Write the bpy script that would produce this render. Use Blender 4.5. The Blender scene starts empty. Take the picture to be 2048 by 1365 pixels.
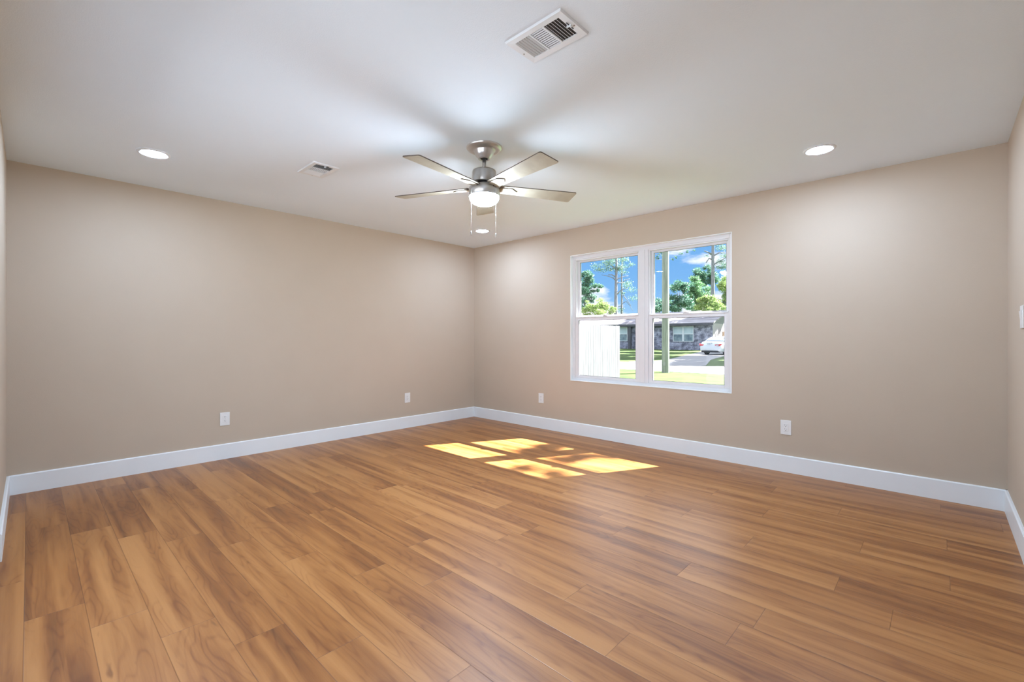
import bpy, math, random
from math import sin, cos, pi, radians as R
from mathutils import Vector, Matrix, noise
random.seed(7)
SC = bpy.context.scene
COL = SC.collection

# ------------------------------------------------------------------ camera
cam_data = bpy.data.cameras.new('camera'); cam = bpy.data.objects.new('camera', cam_data); COL.objects.link(cam)
cam.location = (-4.436, -4.938, 1.155)
cam.rotation_euler = (R(90), 0, R(43.3 - 90))
cam_data.sensor_width = 36; cam_data.lens = 911 / 2048 * 36
cam_data.shift_y = -8.5 / 2048
cam_data.clip_start = 0.02; cam_data.clip_end = 600
SC.camera = cam

# ------------------------------------------------------------------ colour management
SC.view_settings.view_transform = 'Standard'; SC.view_settings.look = 'None'
SC.view_settings.gamma = 1; SC.view_settings.use_curve_mapping = False
SC.view_settings.exposure = 0.0
try:
    SC.cycles.use_denoising = True
    SC.cycles.max_bounces = 10; SC.cycles.diffuse_bounces = 6; SC.cycles.transparent_max_bounces = 16
    SC.cycles.sample_clamp_indirect = 6
except Exception: pass

# ------------------------------------------------------------------ light levels
SUN_DIR = Vector((-.92, .47, -1.0))
SUN_STRENGTH = 56.0
SKY_STRENGTH = 1.0
CAN_RADIANCE = 285.0
GLOBE_RADIANCE = 370.0

sd = bpy.data.lights.new('sun', 'SUN'); sun = bpy.data.objects.new('sun', sd); COL.objects.link(sun)
sd.energy = SUN_STRENGTH; sd.angle = R(.55); sd.color = (.98, .98, 1.0)
sun.location = (30, -15, 30)
sun.rotation_euler = SUN_DIR.to_track_quat('-Z', 'Y').to_euler()

# ------------------------------------------------------------------ node helpers
def mat_new(name):
    m = bpy.data.materials.new(name); m.use_nodes = True
    nt = m.node_tree; nt.nodes.clear()
    out = nt.nodes.new('ShaderNodeOutputMaterial')
    return m, nt, out
def N(nt, kind, **kw):
    n = nt.nodes.new('ShaderNode' + kind)
    for k, v in kw.items():
        if k in n.inputs.keys() if isinstance(k, str) else False: n.inputs[k].default_value = v
        else: setattr(n, k, v)
    return n
def L(nt, a, b): nt.links.new(a, b)
def principled(nt, out, rough=.5, spec=.5, metal=0, color=(.8, .8, .8)):
    p = nt.nodes.new('ShaderNodeBsdfPrincipled')
    p.inputs['Base Color'].default_value = (*color, 1); p.inputs['Roughness'].default_value = rough
    p.inputs['Metallic'].default_value = metal; p.inputs['Specular IOR Level'].default_value = spec
    L(nt, p.outputs[0], out.inputs[0]); return p
def noise_mat(name, c1, c2, scale=8, rough=.6, spec=.4, metal=0, bump=0, bscale=200, stretch=(1, 1, 1), detail=3):
    """plain procedural material: two close colours mixed by noise, optional fine bump"""
    m, nt, out = mat_new(name); p = principled(nt, out, rough, spec, metal)
    tc = N(nt, 'TexCoord'); mp = N(nt, 'Mapping'); mp.inputs['Scale'].default_value = stretch
    L(nt, tc.outputs['Object'], mp.inputs[0])
    n = N(nt, 'TexNoise'); n.inputs['Scale'].default_value = scale; n.inputs['Detail'].default_value = detail
    L(nt, mp.outputs[0], n.inputs['Vector'])
    r = N(nt, 'ValToRGB'); r.color_ramp.elements[0].position = .35; r.color_ramp.elements[1].position = .65
    r.color_ramp.elements[0].color = (*c1, 1); r.color_ramp.elements[1].color = (*c2, 1)
    L(nt, n.outputs['Fac'], r.inputs[0]); L(nt, r.outputs[0], p.inputs['Base Color'])
    if bump:
        n2 = N(nt, 'TexNoise'); n2.inputs['Scale'].default_value = bscale; n2.inputs['Detail'].default_value = 2
        L(nt, tc.outputs['Object'], n2.inputs['Vector'])
        b = N(nt, 'Bump'); b.inputs['Strength'].default_value = bump; b.inputs['Distance'].default_value = .002
        L(nt, n2.outputs['Fac'], b.inputs['Height']); L(nt, b.outputs[0], p.inputs['Normal'])
    return m
def emit_mat(name, color, strength):
    m, nt, out = mat_new(name); e = N(nt, 'Emission'); e.inputs[0].default_value = (*color, 1); e.inputs[1].default_value = strength
    L(nt, e.outputs[0], out.inputs[0]); return m

# ------------------------------------------------------------------ world: blue sky with clouds
w = bpy.data.worlds.new('sky'); SC.world = w; w.use_nodes = True
nt = w.node_tree; nt.nodes.clear()
wo = nt.nodes.new('ShaderNodeOutputWorld'); bg = nt.nodes.new('ShaderNodeBackground')
tc = N(nt, 'TexCoord'); sep = N(nt, 'SeparateXYZ'); L(nt, tc.outputs['Generated'], sep.inputs[0])
ramp = N(nt, 'ValToRGB'); L(nt, sep.outputs['Z'], ramp.inputs[0])
e = ramp.color_ramp.elements
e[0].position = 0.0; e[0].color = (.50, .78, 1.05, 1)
e[1].position = .9; e[1].color = (1.9, 2.2, 2.7, 1)   # high sky above the view, brightened to light the room and floor
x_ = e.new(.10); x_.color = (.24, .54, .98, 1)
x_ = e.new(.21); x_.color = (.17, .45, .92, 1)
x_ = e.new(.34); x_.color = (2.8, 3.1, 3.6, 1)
mp = N(nt, 'Mapping'); mp.inputs['Scale'].default_value = (1.0, 1.0, 2.6); mp.inputs['Location'].default_value = (.35, .9, .0)
L(nt, tc.outputs['Generated'], mp.inputs[0])
cn = N(nt, 'TexNoise'); cn.inputs['Scale'].default_value = 5.5; cn.inputs['Detail'].default_value = 7; cn.inputs['Roughness'].default_value = .55
L(nt, mp.outputs[0], cn.inputs['Vector'])
bias = N(nt, 'MapRange'); bias.inputs[1].default_value = .02; bias.inputs[2].default_value = .12
bias.inputs[3].default_value = .15; bias.inputs[4].default_value = 0.0; L(nt, sep.outputs['Z'], bias.inputs[0])
ad = N(nt, 'Math', operation='ADD'); L(nt, cn.outputs['Fac'], ad.inputs[0]); L(nt, bias.outputs[0], ad.inputs[1])
cr = N(nt, 'ValToRGB'); cr.color_ramp.elements[0].position = .54; cr.color_ramp.elements[1].position = .66
L(nt, ad.outputs[0], cr.inputs[0])
mx = N(nt, 'MixRGB'); mx.inputs[2].default_value = (1.3, 1.3, 1.35, 1)
L(nt, cr.outputs[0], mx.inputs[0]); L(nt, ramp.outputs[0], mx.inputs[1])
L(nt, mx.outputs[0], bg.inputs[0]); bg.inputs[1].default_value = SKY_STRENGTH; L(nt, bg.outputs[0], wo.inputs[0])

# ------------------------------------------------------------------ materials
WALL = noise_mat('wall_paint', (.515, .43, .335), (.525, .44, .343), scale=3, rough=.75, spec=.25, bump=.25, bscale=260)
CEIL = noise_mat('ceiling_paint', (.76, .85, .915), (.77, .86, .925), scale=2, rough=.9, spec=.15, bump=.35, bscale=180)
TRIM = noise_mat('white_trim_paint', (.79, .82, .83), (.81, .84, .85), scale=4, rough=.35, spec=.45)
VINYL = noise_mat('white_vinyl', (.68, .68, .69), (.70, .70, .71), scale=4, rough=.35, spec=.5)
PLATE = noise_mat('white_plastic', (.76, .76, .74), (.78, .78, .76), scale=20, rough=.3, spec=.5)
GAP = noise_mat('dark_gap', (.05, .05, .05), (.07, .07, .07), scale=20, rough=.8)
VENTW = noise_mat('vent_enamel', (.73, .775, .80), (.75, .795, .82), scale=10, rough=.4, spec=.4)
NICKEL = noise_mat('brushed_nickel', (.40, .39, .37), (.45, .44, .42), scale=60, rough=.34, metal=.85, stretch=(1, 1, 12))
CHROME = noise_mat('polished_nickel', (.58, .57, .56), (.62, .61, .60), scale=30, rough=.32, metal=.9)
BLADE = noise_mat('blade_finish', (.37, .33, .245), (.41, .37, .28), scale=14, rough=.6, spec=.2, metal=.05)
BLADE_EDGE = noise_mat('blade_edge', (.07, .055, .045), (.09, .07, .055), scale=14, rough=.5)
GASKET = noise_mat('black_gasket', (.015, .015, .015), (.02, .02, .02), scale=14, rough=.6)

def glass_mat(name, tint=(.985, .99, .99), refl=.8):
    m, nt, out = mat_new(name)
    t = N(nt, 'BsdfTransparent'); t.inputs[0].default_value = (*tint, 1)
    g = N(nt, 'BsdfGlossy'); g.inputs['Roughness'].default_value = .0
    lw = N(nt, 'LayerWeight'); lw.inputs[0].default_value = .5
    pw = N(nt, 'Math', operation='POWER'); pw.inputs[1].default_value = 5; L(nt, lw.outputs['Facing'], pw.inputs[0])
    mu = N(nt, 'Math', operation='MULTIPLY_ADD'); mu.inputs[1].default_value = refl; mu.inputs[2].default_value = .014; L(nt, pw.outputs[0], mu.inputs[0])
    mix = N(nt, 'MixShader'); L(nt, mu.outputs[0], mix.inputs[0]); L(nt, t.outputs[0], mix.inputs[1]); L(nt, g.outputs[0], mix.inputs[2])
    L(nt, mix.outputs[0], out.inputs[0]); return m
GLASS = glass_mat('window_glass')

def floor_mat():
    m, nt, out = mat_new('wood_plank_floor'); p = principled(nt, out, .38, .65)
    at = N(nt, 'Attribute', attribute_name='plank'); uv = N(nt, 'UVMap', uv_map='metres')
    asep = N(nt, 'SeparateColor'); L(nt, at.outputs['Color'], asep.inputs[0])
    us = N(nt, 'SeparateXYZ'); L(nt, uv.outputs[0], us.inputs[0])
    # each plank shifts the wood figure
    def math(op, a, b=None, clamp=False):
        n = N(nt, 'Math', operation=op); n.use_clamp = clamp
        for i, v in enumerate((a, b)):
            if v is None: continue
            if isinstance(v, (int, float)): n.inputs[i].default_value = v
            else: L(nt, v, n.inputs[i])
        return n.outputs[0]
    offx = math('MULTIPLY', asep.outputs[1], 37.0); offy = math('MULTIPLY', asep.outputs[2], 53.0)
    cx = math('ADD', us.outputs[0], offx); cy = math('ADD', us.outputs[1], offy)
    def vec(sx, sy):
        c = N(nt, 'CombineXYZ'); L(nt, math('MULTIPLY', cx, sx), c.inputs[0]); L(nt, math('MULTIPLY', cy, sy), c.inputs[1]); return c.outputs[0]
    # broad heart / sapwood bands
    n1 = N(nt, 'TexNoise'); n1.inputs['Scale'].default_value = 1; n1.inputs['Detail'].default_value = 3; n1.inputs['Distortion'].default_value = .5
    L(nt, vec(15, .75), n1.inputs['Vector'])
    # cathedral figure
    n2 = N(nt, 'TexNoise'); n2.inputs['Scale'].default_value = 1; n2.inputs['Detail'].default_value = 2; L(nt, vec(7, .95), n2.inputs['Vector'])
    rings = math('SINE', math('MULTIPLY', n2.outputs['Fac'], 105.0))
    ringsn = math('POWER', math('ADD', math('MULTIPLY', rings, .5), .5), 4.0)
    # fine pores
    n3 = N(nt, 'TexNoise'); n3.inputs['Scale'].default_value = 1; n3.inputs['Detail'].default_value = 4; L(nt, vec(210, 9), n3.inputs['Vector'])
    # knots and flecks
    n4 = N(nt, 'TexNoise'); n4.inputs['Scale'].default_value = 1; n4.inputs['Detail'].default_value = 2; L(nt, vec(26, 5), n4.inputs['Vector'])
    knots = N(nt, 'MapRange'); knots.inputs[1].default_value = .70; knots.inputs[2].default_value = .80; L(nt, n4.outputs['Fac'], knots.inputs[0])
    tone = math('ADD', math('MULTIPLY', n1.outputs['Fac'], 1.02), math('ADD', math('MULTIPLY', asep.outputs[0], .20), .07))
    tone = math('ADD', tone, math('MULTIPLY', math('SUBTRACT', n3.outputs['Fac'], .5), .22))
    # pale sapwood strip along one edge of some planks
    ed0 = N(nt, 'UVMap', uv_map='local'); es0 = N(nt, 'SeparateXYZ'); L(nt, ed0.outputs[0], es0.inputs[0])
    wob = math('MULTIPLY', math('SUBTRACT', n2.outputs['Fac'], .5), .09)
    sap = N(nt, 'MapRange'); sap.inputs[1].default_value = .058; sap.inputs[2].default_value = .030; sap.inputs[3].default_value = 0; sap.inputs[4].default_value = 1
    L(nt, math('ADD', es0.outputs[0], wob), sap.inputs[0])
    has = math('GREATER_THAN', asep.outputs[1], .45)
    tone = math('ADD', tone, math('MULTIPLY', math('MULTIPLY', sap.outputs[0], has), .15))
    ramp = N(nt, 'ValToRGB'); el = ramp.color_ramp.elements
    el[0].position = .36; el[0].color = (.155, .054, .011, 1)
    el[1].position = .92; el[1].color = (.405, .178, .050, 1)
    k = el.new(.54); k.color = (.228, .079, .0155, 1)
    k = el.new(.70); k.color = (.315, .123, .028, 1)
    L(nt, tone, ramp.inputs[0])
    mk = N(nt, 'MixRGB', blend_type='MULTIPLY'); mk.inputs[2].default_value = (.74, .64, .54, 1)
    near = N(nt, 'MapRange'); near.inputs[1].default_value = .62; near.inputs[2].default_value = .42; L(nt, n1.outputs['Fac'], near.inputs[0])
    L(nt, math('MULTIPLY', math('MULTIPLY', ringsn, near.outputs[0]), .8), mk.inputs[0]); L(nt, ramp.outputs[0], mk.inputs[1])
    mk2 = N(nt, 'MixRGB', blend_type='MULTIPLY'); mk2.inputs[2].default_value = (.42, .32, .24, 1)
    L(nt, math('MULTIPLY', knots.outputs[0], .8), mk2.inputs[0]); L(nt, mk.outputs[0], mk2.inputs[1])
    # seams: distance to the plank's edge, from the second UV map (metres to the nearest edge)
    ed = N(nt, 'UVMap', uv_map='local'); es = N(nt, 'SeparateXYZ'); L(nt, ed.outputs[0], es.inputs[0])
    W_, L_ = .18, 1.245
    dx = math('MINIMUM', es.outputs[0], math('SUBTRACT', W_, es.outputs[0]))
    dy = math('MINIMUM', es.outputs[1], math('SUBTRACT', L_, es.outputs[1]))
    d = math('MINIMUM', dx, dy)
    seam = N(nt, 'MapRange'); seam.inputs[1].default_value = .0006; seam.inputs[2].default_value = .0020
    seam.inputs[3].default_value = 1; seam.inputs[4].default_value = 0; L(nt, d, seam.inputs[0])
    mk3 = N(nt, 'MixRGB', blend_type='MULTIPLY'); mk3.inputs[2].default_value = (.45, .38, .32, 1)
    L(nt, math('MULTIPLY', seam.outputs[0], .7), mk3.inputs[0]); L(nt, mk2.outputs[0], mk3.inputs[1])
    L(nt, mk3.outputs[0], p.inputs['Base Color'])
    h = math('ADD', math('MULTIPLY', n3.outputs['Fac'], .35), math('MULTIPLY', seam.outputs[0], -1.0))
    h = math('SUBTRACT', h, math('MULTIPLY', ringsn, .15))
    b = N(nt, 'Bump'); b.inputs['Strength'].default_value = .35; b.inputs['Distance'].default_value = .0012
    L(nt, h, b.inputs['Height']); L(nt, b.outputs[0], p.inputs['Normal'])
    rr = N(nt, 'MapRange'); rr.inputs[3].default_value = .30; rr.inputs[4].default_value = .46; L(nt, n3.outputs['Fac'], rr.inputs[0])
    L(nt, rr.outputs[0], p.inputs['Roughness'])
    return m
FLOOR = floor_mat()

# ------------------------------------------------------------------ mesh builder
class MB:
    def __init__(s): s.v = []; s.f = []; s.sm = []
    def add(s, vs, fs, smooth=False):
        o = len(s.v); s.v += [tuple(v) for v in vs]
        for f in fs: s.f.append(tuple(o + i for i in f)); s.sm.append(smooth)
        return s
    def box(s, a, b, M=None):
        x0, y0, z0 = [min(p, q) for p, q in zip(a, b)]; x1, y1, z1 = [max(p, q) for p, q in zip(a, b)]
        vs = [Vector(p) for p in ((x0,y0,z0),(x1,y0,z0),(x1,y1,z0),(x0,y1,z0),(x0,y0,z1),(x1,y0,z1),(x1,y1,z1),(x0,y1,z1))]
        if M: vs = [M @ p for p in vs]
        return s.add(vs, [(0,3,2,1),(4,5,6,7),(0,1,5,4),(1,2,6,5),(2,3,7,6),(3,0,4,7)])
    def prism(s, poly, z0, z1, M=None):
        n = len(poly)
        area = sum(poly[i][0]*poly[(i+1)%n][1]-poly[(i+1)%n][0]*poly[i][1] for i in range(n))
        if area < 0: poly = poly[::-1]
        vs = [Vector((x, y, z0)) for x, y in poly] + [Vector((x, y, z1)) for x, y in poly]
        if M: vs = [M @ p for p in vs]
        return s.add(vs, [tuple(range(n))[::-1], tuple(range(n, 2*n))] + [(i, (i+1)%n, n+(i+1)%n, n+i) for i in range(n)])
    def lathe(s, prof, seg=40, c=(0,0,0), M=None, smooth=True, cap=True):
        """prof: list of (r, z); axis z"""
        vs = []; n = len(prof)
        for r, z in prof:
            for k in range(seg):
                a = 2*pi*k/seg; v = Vector((c[0]+r*cos(a), c[1]+r*sin(a), c[2]+z)); vs.append(M @ v if M else v)
        fs = [(i*seg+k, i*seg+(k+1)%seg, (i+1)*seg+(k+1)%seg, (i+1)*seg+k) for i in range(n-1) for k in range(seg)]
        s.add(vs, fs, smooth)
        if cap:
            o = len(s.v) - n*seg
            s.f.append(tuple(o+k for k in range(seg))[::-1]); s.sm.append(False)
            s.f.append(tuple(o+(n-1)*seg+k for k in range(seg))); s.sm.append(False)
        return s
    def tube(s, pts, rad, seg=8, smooth=True):
        pts = [Vector(p) for p in pts]; n = len(pts)
        if not isinstance(rad, (list, tuple)): rad = [rad]*n
        vs = []; up = Vector((0, 0, 1))
        for i, p in enumerate(pts):
            d = (pts[min(i+1, n-1)] - pts[max(i-1, 0)]).normalized()
            ref = up if abs(d.z) < .9 else Vector((1, 0, 0))
            a = d.cross(ref).normalized(); b = a.cross(d).normalized()
            for k in range(seg):
                t = 2*pi*k/seg; vs.append(p + (a*cos(t) + b*sin(t))*rad[i])
        fs = [(i*seg+k, i*seg+(k+1)%seg, (i+1)*seg+(k+1)%seg, (i+1)*seg+k) for i in range(n-1) for k in range(seg)]
        fs += [tuple(range(seg))[::-1], tuple((n-1)*seg+k for k in range(seg))]
        return s.add(vs, fs, smooth)
    def obj(s, name, mat, parent=None, bevel=0, seg=2, loc=None, auto=False):
        me = bpy.data.meshes.new(name); me.from_pydata(s.v, [], s.f); me.update()
        me.polygons.foreach_set('use_smooth', s.sm)
        for m_ in (mat if isinstance(mat, (list, tuple)) else [mat]): me.materials.append(m_)
        o = bpy.data.objects.new(name, me); COL.objects.link(o)
        if loc: o.location = loc
        if parent: o.parent = parent
        if bevel:
            b = o.modifiers.new('bevel', 'BEVEL'); b.width = bevel; b.segments = seg; b.limit_method = 'ANGLE'; b.angle_limit = R(40)
        return o
def tag(o, label=None, cat=None, group=None, kind=None):
    for k, v in (('label', label), ('category', cat), ('group', group), ('kind', kind)):
        if v: o[k] = v
    return o
def empty(name, loc, rz=0):
    o = bpy.data.objects.new(name, None); COL.objects.link(o); o.location = loc; o.rotation_euler = (0, 0, rz)
    o.empty_display_size = .1; return o
def kids(o): return [c for c in list(COL.objects) if c.parent == o]
def copy_tree(o, loc, rz=None, label=None):
    r = o.copy(); COL.objects.link(r); r.location = loc
    if rz is not None: r.rotation_euler = (0, 0, rz)
    if label: r['label'] = label
    for ch in kids(o):
        c = ch.copy(); COL.objects.link(c); c.parent = r
        for g in kids(ch):
            d = g.copy(); COL.objects.link(d); d.parent = c
    return r

# ------------------------------------------------------------------ ROOM
XL, YF, H = -4.546, -5.258, 2.44          # room: X from XL to 0, Y from YF to 0
TH = .15
# floor made of planks running along Y, joints where the photograph shows them
def build_floor():
    PW, PL = .18, 1.245
    joint = {-6: -1.78, -5: -.99, -4: -1.245, -3: -1.52, -2: -1.77, -1: -.82, 0: -1.245, 1: -1.635, 2: -.705, 3: -.32, 4: -3.736,
             5: -4.35, 6: -3.15, 7: -4.008, 8: -4.79, 9: -4.584, 10: -4.15, 11: -4.968, 12: -4.62, 13: -4.10, 14: -4.961,
             15: -4.45, 16: -4.02, 17: -5.205, 18: -4.935, 19: -4.40}
    dark = {(18, -1): -.45, (17, 0): -.5, (14, -1): -.15, (0, 0): -.25, (1, 0): -.2, (12, 0): -.2, (-5, 1): -.4, (-4, 0): -.1}
    vs, fs, uv, loc, colr = [], [], [], [], []
    rnd = random.Random(11)
    for k in range(-6, 20):
        x0 = -3.549 + .18*k; x1 = x0 + PW; j = joint[k]
        while j > YF - .1: j -= PL
        n = 0
        y = j
        while y < .02:
            y0, y1 = y, y + PL
            a = rnd.random(); b = rnd.random(); c = rnd.random()
            cx0, cx1 = max(x0, XL), min(x1, 0); cy0, cy1 = max(y0, YF), min(y1, 0)
            if cx1 - cx0 > .001 and cy1 - cy0 > .001:
                o = len(vs)
                q = [(cx0, cy0), (cx1, cy0), (cx1, cy1), (cx0, cy1)]
                vs += [(px, py, 0) for px, py in q]; fs.append((o, o+1, o+2, o+3))
                uv += q; loc += [(px-x0, py-y0) for px, py in q]; colr += [(a, b, c, 1)]*4
            y += PL; n += 1
    me = bpy.data.meshes.new('floor'); me.from_pydata(vs, [], fs)
    me.uv_layers.new(name='metres'); me.uv_layers.new(name='local'); me.color_attributes.new('plank', 'FLOAT_COLOR', 'CORNER')
    u = me.uv_layers['metres']; l = me.uv_layers['local']; ca = me.color_attributes['plank']
    for i in range(len(uv)):
        u.data[i].uv = uv[i]; l.data[i].uv = loc[i]; ca.data[i].color = colr[i]
    me.materials.append(FLOOR); o = bpy.data.objects.new('floor', me); COL.objects.link(o)
    # slab underneath
    tag(o, kind='structure'); return o
floor = build_floor()
tag(MB().box((XL-TH, YF-TH, -.28), (TH, TH, -.002)).obj('floor_slab', TRIM), kind='structure')
tag(MB().box((XL-TH, YF-TH, H), (TH, TH, H+.12)).obj('ceiling', CEIL), kind='structure')
tag(MB().box((XL-TH, 0, 0), (TH, TH, H)).obj('wall_left', WALL), kind='structure')
DY0, DY1, DZ = -4.45, -1.45, 2.08      # glazed opening added out of view to let in fill daylight
tag(MB().box((XL-TH, YF-TH, 0), (XL, DY0, H)).box((XL-TH, DY1, 0), (XL, 0, H)).box((XL-TH, DY0, DZ), (XL, DY1, H)).obj('wall_rear', WALL), kind='structure')
added_door = empty('added_door_1', (XL-TH/2, (DY0+DY1)/2, 0)); tag(added_door, kind='structure')
hw = (DY1-DY0)/2
mb = MB().box((-.05, -hw, 0), (.05, -hw+.05, DZ)).box((-.05, hw-.05, 0), (.05, hw, DZ)).box((-.05, -hw+.05, DZ-.05), (.05, hw-.05, DZ)).box((-.05, -hw+.05, 0), (.05, hw-.05, .03))
mb.obj('door_frame', VINYL, added_door)
for a, b, x in ((-hw+.05, .03, -.02), (-.03, hw-.05, .02)):
    dp = MB().box((x-.018, a, .03), (x+.018, a+.06, DZ-.05)).box((x-.018, b-.06, .03), (x+.018, b, DZ-.05)).box((x-.018, a+.06, .03), (x+.018, b-.06, .11)).box((x-.018, a+.06, DZ-.11), (x+.018, b-.06, DZ-.05)).obj('door_panel', VINYL, added_door)
    MB().box((x-.003, a+.055, .105), (x+.003, b-.055, DZ-.105)).obj('pane', GLASS, dp)
tag(MB().box((XL, YF-TH, 0), (TH, YF, H)).obj('wall_front', WALL), kind='structure')
# right wall with the window opening
WY0, WY1, WZ0, WZ1 = -3.535, -1.715, .632, 2.122
mb = MB(); mb.box((0, YF, 0), (TH, 0, WZ0)).box((0, YF, WZ1), (TH, 0, H)).box((0, YF, WZ0), (TH, WY0, WZ1)).box((0, WY1, WZ0), (TH, 0, WZ1))
tag(mb.obj('wall_right', WALL), kind='structure')
# roof overhang outside above the window, and outer wall
tag(MB().box((TH, YF-1, 2.35), (.60, 6, 2.55)).obj('roof_eave', TRIM), kind='structure')
# baseboards
BT, BH = .016, .142
def baseboard(name, a, b, inward):
    a = Vector(a); b = Vector(b); i = Vector(inward); prof = [(0, 0), (BT, 0), (BT, BH-.006), (BT-.006, BH), (0, BH)]
    vs = [(*(e + i*t), z) for e in (a, b) for t, z in prof]; n = len(prof)
    mb = MB().add(vs, [tuple(range(n)), tuple(range(2*n-1, n-1, -1))] + [(k, n+k, n+(k+1)%n, (k+1)%n) for k in range(n)])
    tag(mb.obj(name, TRIM), kind='structure')
baseboard('baseboard_left', (XL, 0), (0, 0), (0, -1))
baseboard('baseboard_right', (0, 0), (0, YF), (-1, 0))
baseboard('baseboard_rear', (XL, DY1+.02), (XL, 0), (1, 0))
baseboard('baseboard_rear', (XL, YF), (XL, DY0-.02), (1, 0))
baseboard('baseboard_front', (0, YF), (XL, YF), (0, 1))

# ------------------------------------------------------------------ WINDOW: twin single-hung
def build_window():
    root = empty('window_1', (0, (WY0+WY1)/2, WZ0)); tag(root, kind='structure')
    def P(mb, name, mat=VINYL, bevel=.002, parent=None):
        o = mb.obj(name, mat, parent or root, bevel=bevel)
        off = Vector(root.location)
        if parent is None:
            for v in o.data.vertices: v.co -= off
        return o
    X0, X1 = .045, .125
    fr = .036; cm = .05     # outer frame and centre mullion half
    yc = (-2.540 - 2.735)/2
    # painted drywall return lining the opening
    t = .006
    mb = MB().box((-.001, WY0, WZ0), (X0, WY0+t, WZ1)).box((-.001, WY1-t, WZ0), (X0, WY1, WZ1))
    mb.box((-.001, WY0+t, WZ1-t), (X0, WY1-t, WZ1)).box((-.004, WY0+t, WZ0), (X0, WY1-t, WZ0+t))
    P(mb, 'reveal', TRIM, 0)
    # frame
    mb = MB().box((X0, WY0, WZ0), (X1, WY0+fr, WZ1)).box((X0, WY1-fr, WZ0), (X1, WY1, WZ1))
    mb.box((X0, WY0+fr, WZ0), (X1, WY1-fr, WZ0+fr)).box((X0, WY0+fr, WZ1-fr-.01), (X1, WY1-fr, WZ1))
    P(mb, 'window_frame')
    mb = MB().box((X0-.004, yc-.052, WZ0+fr), (X1, yc+.052, WZ1-fr-.01)).box((X0-.01, yc-.016, WZ0+fr), (X0-.002, yc+.016, WZ1-fr-.01))
    P(mb, 'mullion')
    for (ya, yb) in ((yc+.052, WY1-fr), (WY0+fr, yc-.052)):
        zl0, zl1 = WZ0+fr, 1.392; zu0, zu1 = 1.352, WZ1-fr-.01
        st = .046
        # lower sash on the inner track
        xa, xb = X0+.006, X0+.036
        mb = MB().box((xa, ya, zl0), (xb, ya+st, zl1)).box((xa, yb-st, zl0), (xb, yb, zl1))
        mb.box((xa, ya+st, zl0), (xb, yb-st, zl0+.030)).box((xa, ya+st, zl1-.044), (xb, yb-st, zl1))
        mb.box((xa-.008, ya+.01, zl1-.012), (xa, yb-.01, zl1-.002))
        s = P(mb, 'sash'); off = Vector(root.location)
        g = MB().box((xa+.013, ya+st-.004, zl0+.026), (xa+.017, yb-st+.004, zl1-.040)); o = g.obj('pane', GLASS, s)
        for v in o.data.vertices: v.co -= off
        g = MB()   # dark glazing gasket round the glass
        a, b, c, d = ya+st, yb-st, zl0+.030, zl1-.044; q = .003
        g.box((xa+.004, a, c), (xa+.008, a+q, d)).box((xa+.004, b-q, c), (xa+.008, b, d)).box((xa+.004, a+q, c), (xa+.008, b-q, c+q)).box((xa+.004, a+q, d-q), (xa+.008, b-q, d))
        o = g.obj('gasket', GASKET, s)
        for v in o.data.vertices: v.co -= off
        g = MB().box((xa-.014, (ya+yb)/2-.03, zl1-.001), (xa+.012, (ya+yb)/2+.03, zl1+.008)).box((xa-.02, (ya+yb)/2-.008, zl1+.007), (xa+.004, (ya+yb)/2+.02, zl1+.013))
        o = g.obj('sash_lock', VINYL, s, bevel=.002)
        for v in o.data.vertices: v.co -= off
        # upper sash on the outer track
        xa, xb = X0+.044, X0+.074
        mb = MB().box((xa, ya, zu0), (xb, ya+st-.006, zu1)).box((xa, yb-st+.006, zu0), (xb, yb, zu1))
        mb.box((xa, ya+st-.006, zu0), (xb, yb-st+.006, zu0+.040)).box((xa, ya+st-.006, zu1-.036), (xb, yb-st+.006, zu1))
        # inner stop beads in front of the upper sash
        s = P(mb, 'sash')
        g = MB().box((xa+.013, ya+st-.010, zu0+.036), (xa+.017, yb-st+.010, zu1-.032)); o = g.obj('pane', GLASS, s)
        for v in o.data.vertices: v.co -= off
        g = MB(); a, b, c, d = ya+st-.006, yb-st+.006, zu0+.040, zu1-.036
        g.box((xa+.004, a, c), (xa+.008, a+q, d)).box((xa+.004, b-q, c), (xa+.008, b, d)).box((xa+.004, a+q, d-q), (xa+.008, b-q, d))
        o = g.obj('gasket', GASKET, s)
        for v in o.data.vertices: v.co -= off
        mb = MB().box((X0+.006, ya, 1.394), (X0+.042, ya+.014, zu1)).box((X0+.006, yb-.014, 1.394), (X0+.042, yb, zu1)).box((X0+.006, ya+.014, zu1-.014), (X0+.042, yb-.014, zu1))
        P(mb, 'track')
build_window()

# ------------------------------------------------------------------ RECESSED LIGHTS
CAN_E = emit_mat('led_lens', (.76, .99, 1.36), CAN_RADIANCE)
def can_light(x, y, label):
    o = empty('recessed_light', (x, y, H)); tag(o, label, 'ceiling light', 'recessed ceiling lights')
    MB().lathe([(.070, -.001), (.078, -.0075), (.092, -.006), (.097, -.0005)], 48, cap=False).obj('trim_ring', VENTW, o)
    MB().lathe([(.0705, -.0015), (.0705, -.004), (.055, -.0055), (.02, -.0065), (.0005, -.0068)], 48, cap=False).obj('lens', CAN_E, o)
    return o
can0 = can_light(-3.835, -.925, 'lit recessed ceiling light at the left, above the long blank wall')
copy_tree(can0, (-.715, -4.33, H), label='lit recessed ceiling light at the right, nearest the wall with the window')
copy_tree(can0, (-.665, -.890, H), label='lit recessed ceiling light farthest away, seen below the fan near the corner')
copy_tree(can0, (-3.85, -4.35, H), label='added lit recessed ceiling light overhead, unseen outside the picture')  # unseen fourth can, added by symmetry and for its light

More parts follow.
